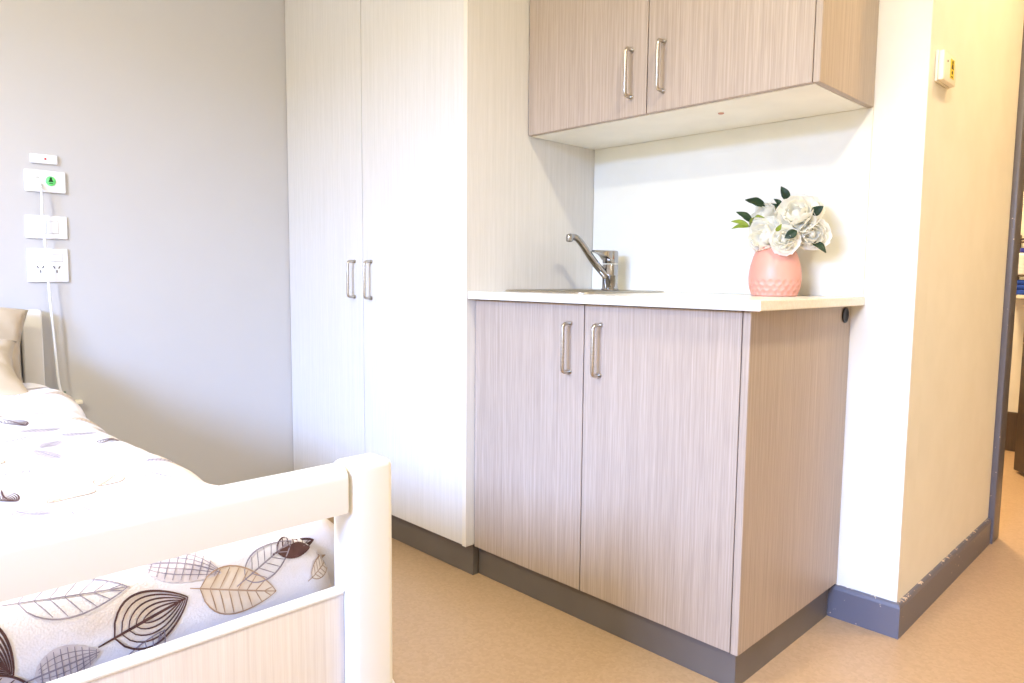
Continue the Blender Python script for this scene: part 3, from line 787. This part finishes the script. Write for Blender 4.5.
a, y = foot(-1.345, .590); put(a, y, .6, .085, .020, 'contour')
a, y = foot(-1.332, .532); put(a, y, 1.1, .085, .022, 'dark')
a, y = foot(-1.205, .535); put(a, y, 2.4, .06, .018, 'veined')
kinds = ['contour', 'veined', 'wash', 'veined', 'tan', 'veined', 'tan', 'wash', 'veined', 'veined']
tries = 0
while tries < 4000 and len(placed) < 150:
    tries += 1
    a, y = rn.uniform(A0+.05, A1-.1), rn.uniform(B0+.08, B1-.05)
    L = rn.uniform(.065, .105)
    if any(math.hypot(a-p[0], y-p[1]) < (L+p[2])*.52 for p in placed): continue
    put(a, y, rn.uniform(0, 2*PI), L, L*rn.uniform(.2, .3), rn.choice(kinds))
tag(obj('duvet', b, ['duvet', 'leaf_brown', 'leaf_grey', 'leaf_tan', 'leaf_wash', 'sand_wash'], None, None, recalc=False), 'white duvet printed with brown, grey and mauve line-drawn leaves on the bed', 'duvet')

# ---- pillows
def pillow(name, c, size, rot, label, seed, sag=.0):
    """cushion: size (thickness, width, height) with pinched corners"""
    bm = nb(); T_, W_, H_ = size; n_ = 40; top, bot = [], []
    for s_ in (1, -1):
        g = []
        for i in range(n_+1):
            row = []
            for j in range(n_+1):
                u_, v = i/n_*2-1, j/n_*2-1
                e_ = max(0, (1-abs(u_)**2.6))*max(0, (1-abs(v)**2.6)); th = e_**.42
                pin = 1-.10*(1-abs(u_)**2)*abs(v)**3
                pin2 = 1-.10*(1-abs(v)**2)*abs(u_)**3
                wob = noise.noise(Vector((u_*1.6+seed, v*1.6, s_*.8+seed)))*.16+noise.noise(Vector((u_*4+seed, v*3, s_)))*.10+.06*math.sin((u_*2.2+v*3.1)*3+seed)-.22*max(0, .16-abs(noise.noise(Vector((u_*2.6+seed*3, v*2.2+u_*1.5, 3.3)))))/.16*min(1, th*1.5)
                x = s_*T_/2*th*(1+wob)
                row.append(bm.verts.new((x, u_*W_/2*pin2, v*H_/2*pin-sag*(u_*u_)*(.5+.5*v))))
            g.append(row)
        for i in range(n_):
            for j in range(n_):
                q = (g[i][j], g[i+1][j], g[i+1][j+1], g[i][j+1]); f = bm.faces.new(q if s_ > 0 else q[::-1]); f.smooth = True
    bmesh.ops.remove_doubles(bm, verts=bm.verts[:], dist=.0004)
    bmesh.ops.transform(bm, matrix=Matrix.Translation(c) @ rot, verts=bm.verts[:])
    return tag(obj(name, bm, 'pillow', None, None), label, 'pillow', 'beige pillows against the headboard')
pillow('pillow', (-1.855, -1.325, .682), (.13, .72, .40), Matrix.Rotation(math.radians(-13), 4, 'Y'), 'beige pillow propped upright against the headboard, behind the lower pillow', 2.0, .05)
pillow('pillow', (-1.62, -1.378, .672), (.13, .72, .38), Matrix.Rotation(math.radians(-66), 4, 'Y'), 'crumpled beige pillow lying lower, in front of the upright pillow', 5.5, .02)

# ------------------------------------------------------------------ far corridor shelf
sh = thing('wall_shelf', 'dark wire shelf seen through the doorway on the far wall', 'shelf', (.12, 3.24, .97))
b = nb(); box(b, -.10, .36, 3.15, 3.284, .972, .982, .002, 1)
for z in (1.17, 1.155): tube(b, [(-.10, 3.15, z), (.36, 3.15, z)], .005, 8)
obj('rack', b, 'brown_door', sh)
for x in (-.097, .355):
    b = nb(); box(b, x-.005, x+.005, 3.155, 3.298, .86, .972, .002, 1); box(b, x-.005, x+.005, 3.285, 3.298, .982, 1.2, .002, 1); tube(b, [(x, 3.15, .98), (x, 3.15, 1.17), (x, 3.29, 1.18)], .005, 8); obj('bracket', b, 'brown_door', sh)
bt = thing('bottle', 'white ribbed bottle with a blue cap on the far wire shelf', 'bottle', (-.060, 3.2, .9825))
b = nb(); pr = [(0, 0), (.034, 0), (.036, .004)]
for k in range(6): pr += [(.036, .01+k*.016), (.034, .016+k*.016), (.036, .022+k*.016)]
pr += [(.03, .112), (.015, .118), (0, .118)]
lathe(b, pr, (-.060, 3.2, .9825), 24); obj('bottle_body', b, 'plastic', bt, 40)
b = nb(); lathe(b, [(0, .1182), (.018, .1182), (.018, .138), (.016, .142), (0, .142)], (-.060, 3.2, .9825), 24); o = obj('cap', b, 'blue_cap', bt, 40); o['label'] = 'blue cap'
b = nb()
for k, z in enumerate((0, .027, .054)):
    q = rrect(-.095+.004*k, .2, 3.165, 3.282, .012, .0); 
    loft(b, [[(p[0], p[1], .875+z) for p in q], [(p[0]-.0, p[1]-.004, .875+z+.006) for p in q], [(p[0], p[1]-.004, .875+z+.02) for p in q], [(p[0], p[1], .875+z+.026) for p in q]])
tag(obj('folded_towels', b, 'blue_cloth', None, 60), 'royal blue folded cloth under the wire shelf in the far corridor', 'cloth')
b = nb(); box(b, -.105, .36, 3.14, 3.284, .855, .874, .002, 1)
tag(obj('shelf_board', b, 'plastic_cream'), 'cream board carrying the blue cloth on the far corridor wall', 'shelf')

# ------------------------------------------------------------------ lights
def area(name, loc, tgt, sx, sy, col, power, shape='RECTANGLE', spread=None):
    l = bpy.data.lights.new(name, 'AREA'); l.shape = shape; l.size = sx
    if shape in ('RECTANGLE', 'ELLIPSE'): l.size_y = sy
    l.color = col; l.energy = power
    if spread: l.spread = spread
    o = bpy.data.objects.new(name, l); COL.objects.link(o); o.location = loc
    o.rotation_euler = (Vector(tgt)-Vector(loc)).to_track_quat('-Z', 'Y').to_euler()
    return o
WARM = (1.0, .78, .50)
area('window_daylight', ((WX0+WX1)/2, -3.52, (WZ0+WZ1)/2), ((WX0+WX1)/2, 0, 1.3), WX1-WX0, WZ1-WZ0, (.80, .88, 1.0), 34)
area('sky_daylight', (2.3, -7.4, 3.2), (-.4, -.4, .5), 6.0, 1.6, (.29, .47, 1.0), 2750)
area('ceiling_light_room', (.73, -.6, 2.44), (.73, -.6, 0), .22, .22, (1.0, .925, .74), 25, 'DISK')
area('fill_light_bed', (-.45, -2.35, 2.44), (-.45, -2.35, 0), .3, .3, (1.0, .925, .70), 42, 'DISK')  # added warm fill below the ceiling, lifts ambient and the upper cabinet doors
area('ceiling_light_passage', (.66, 1.02, 2.44), (.66, 1.02, 0), .14, .14, (1.0, .70, .37), 13, 'DISK')
area('ceiling_light_corridor', (-.35, 2.5, 2.44), (-.35, 2.5, 0), .3, .3, (1.0, .72, .40), 50, 'DISK')
wd = bpy.data.worlds.new('World'); scene.world = wd; wd.use_nodes = True
wd.node_tree.nodes['Background'].inputs['Color'].default_value = (.6, .75, 1.0, 1)
wd.node_tree.nodes['Background'].inputs['Strength'].default_value = 1.0

# ------------------------------------------------------------------ camera
cam = bpy.data.cameras.new('camera'); co = bpy.data.objects.new('camera', cam); COL.objects.link(co)
Rm = Matrix((RT, UPV, -FW)).transposed()
co.matrix_world = Matrix.Translation(CAM) @ Rm.to_4x4()
cam.sensor_width = 36; cam.lens = FOC*36/1024; cam.clip_start = .02
scene.camera = co
scene.view_settings.view_transform = 'Standard'; scene.view_settings.look = 'None'
scene.view_settings.gamma = 1; scene.view_settings.use_curve_mapping = False
scene.view_settings.exposure = .2
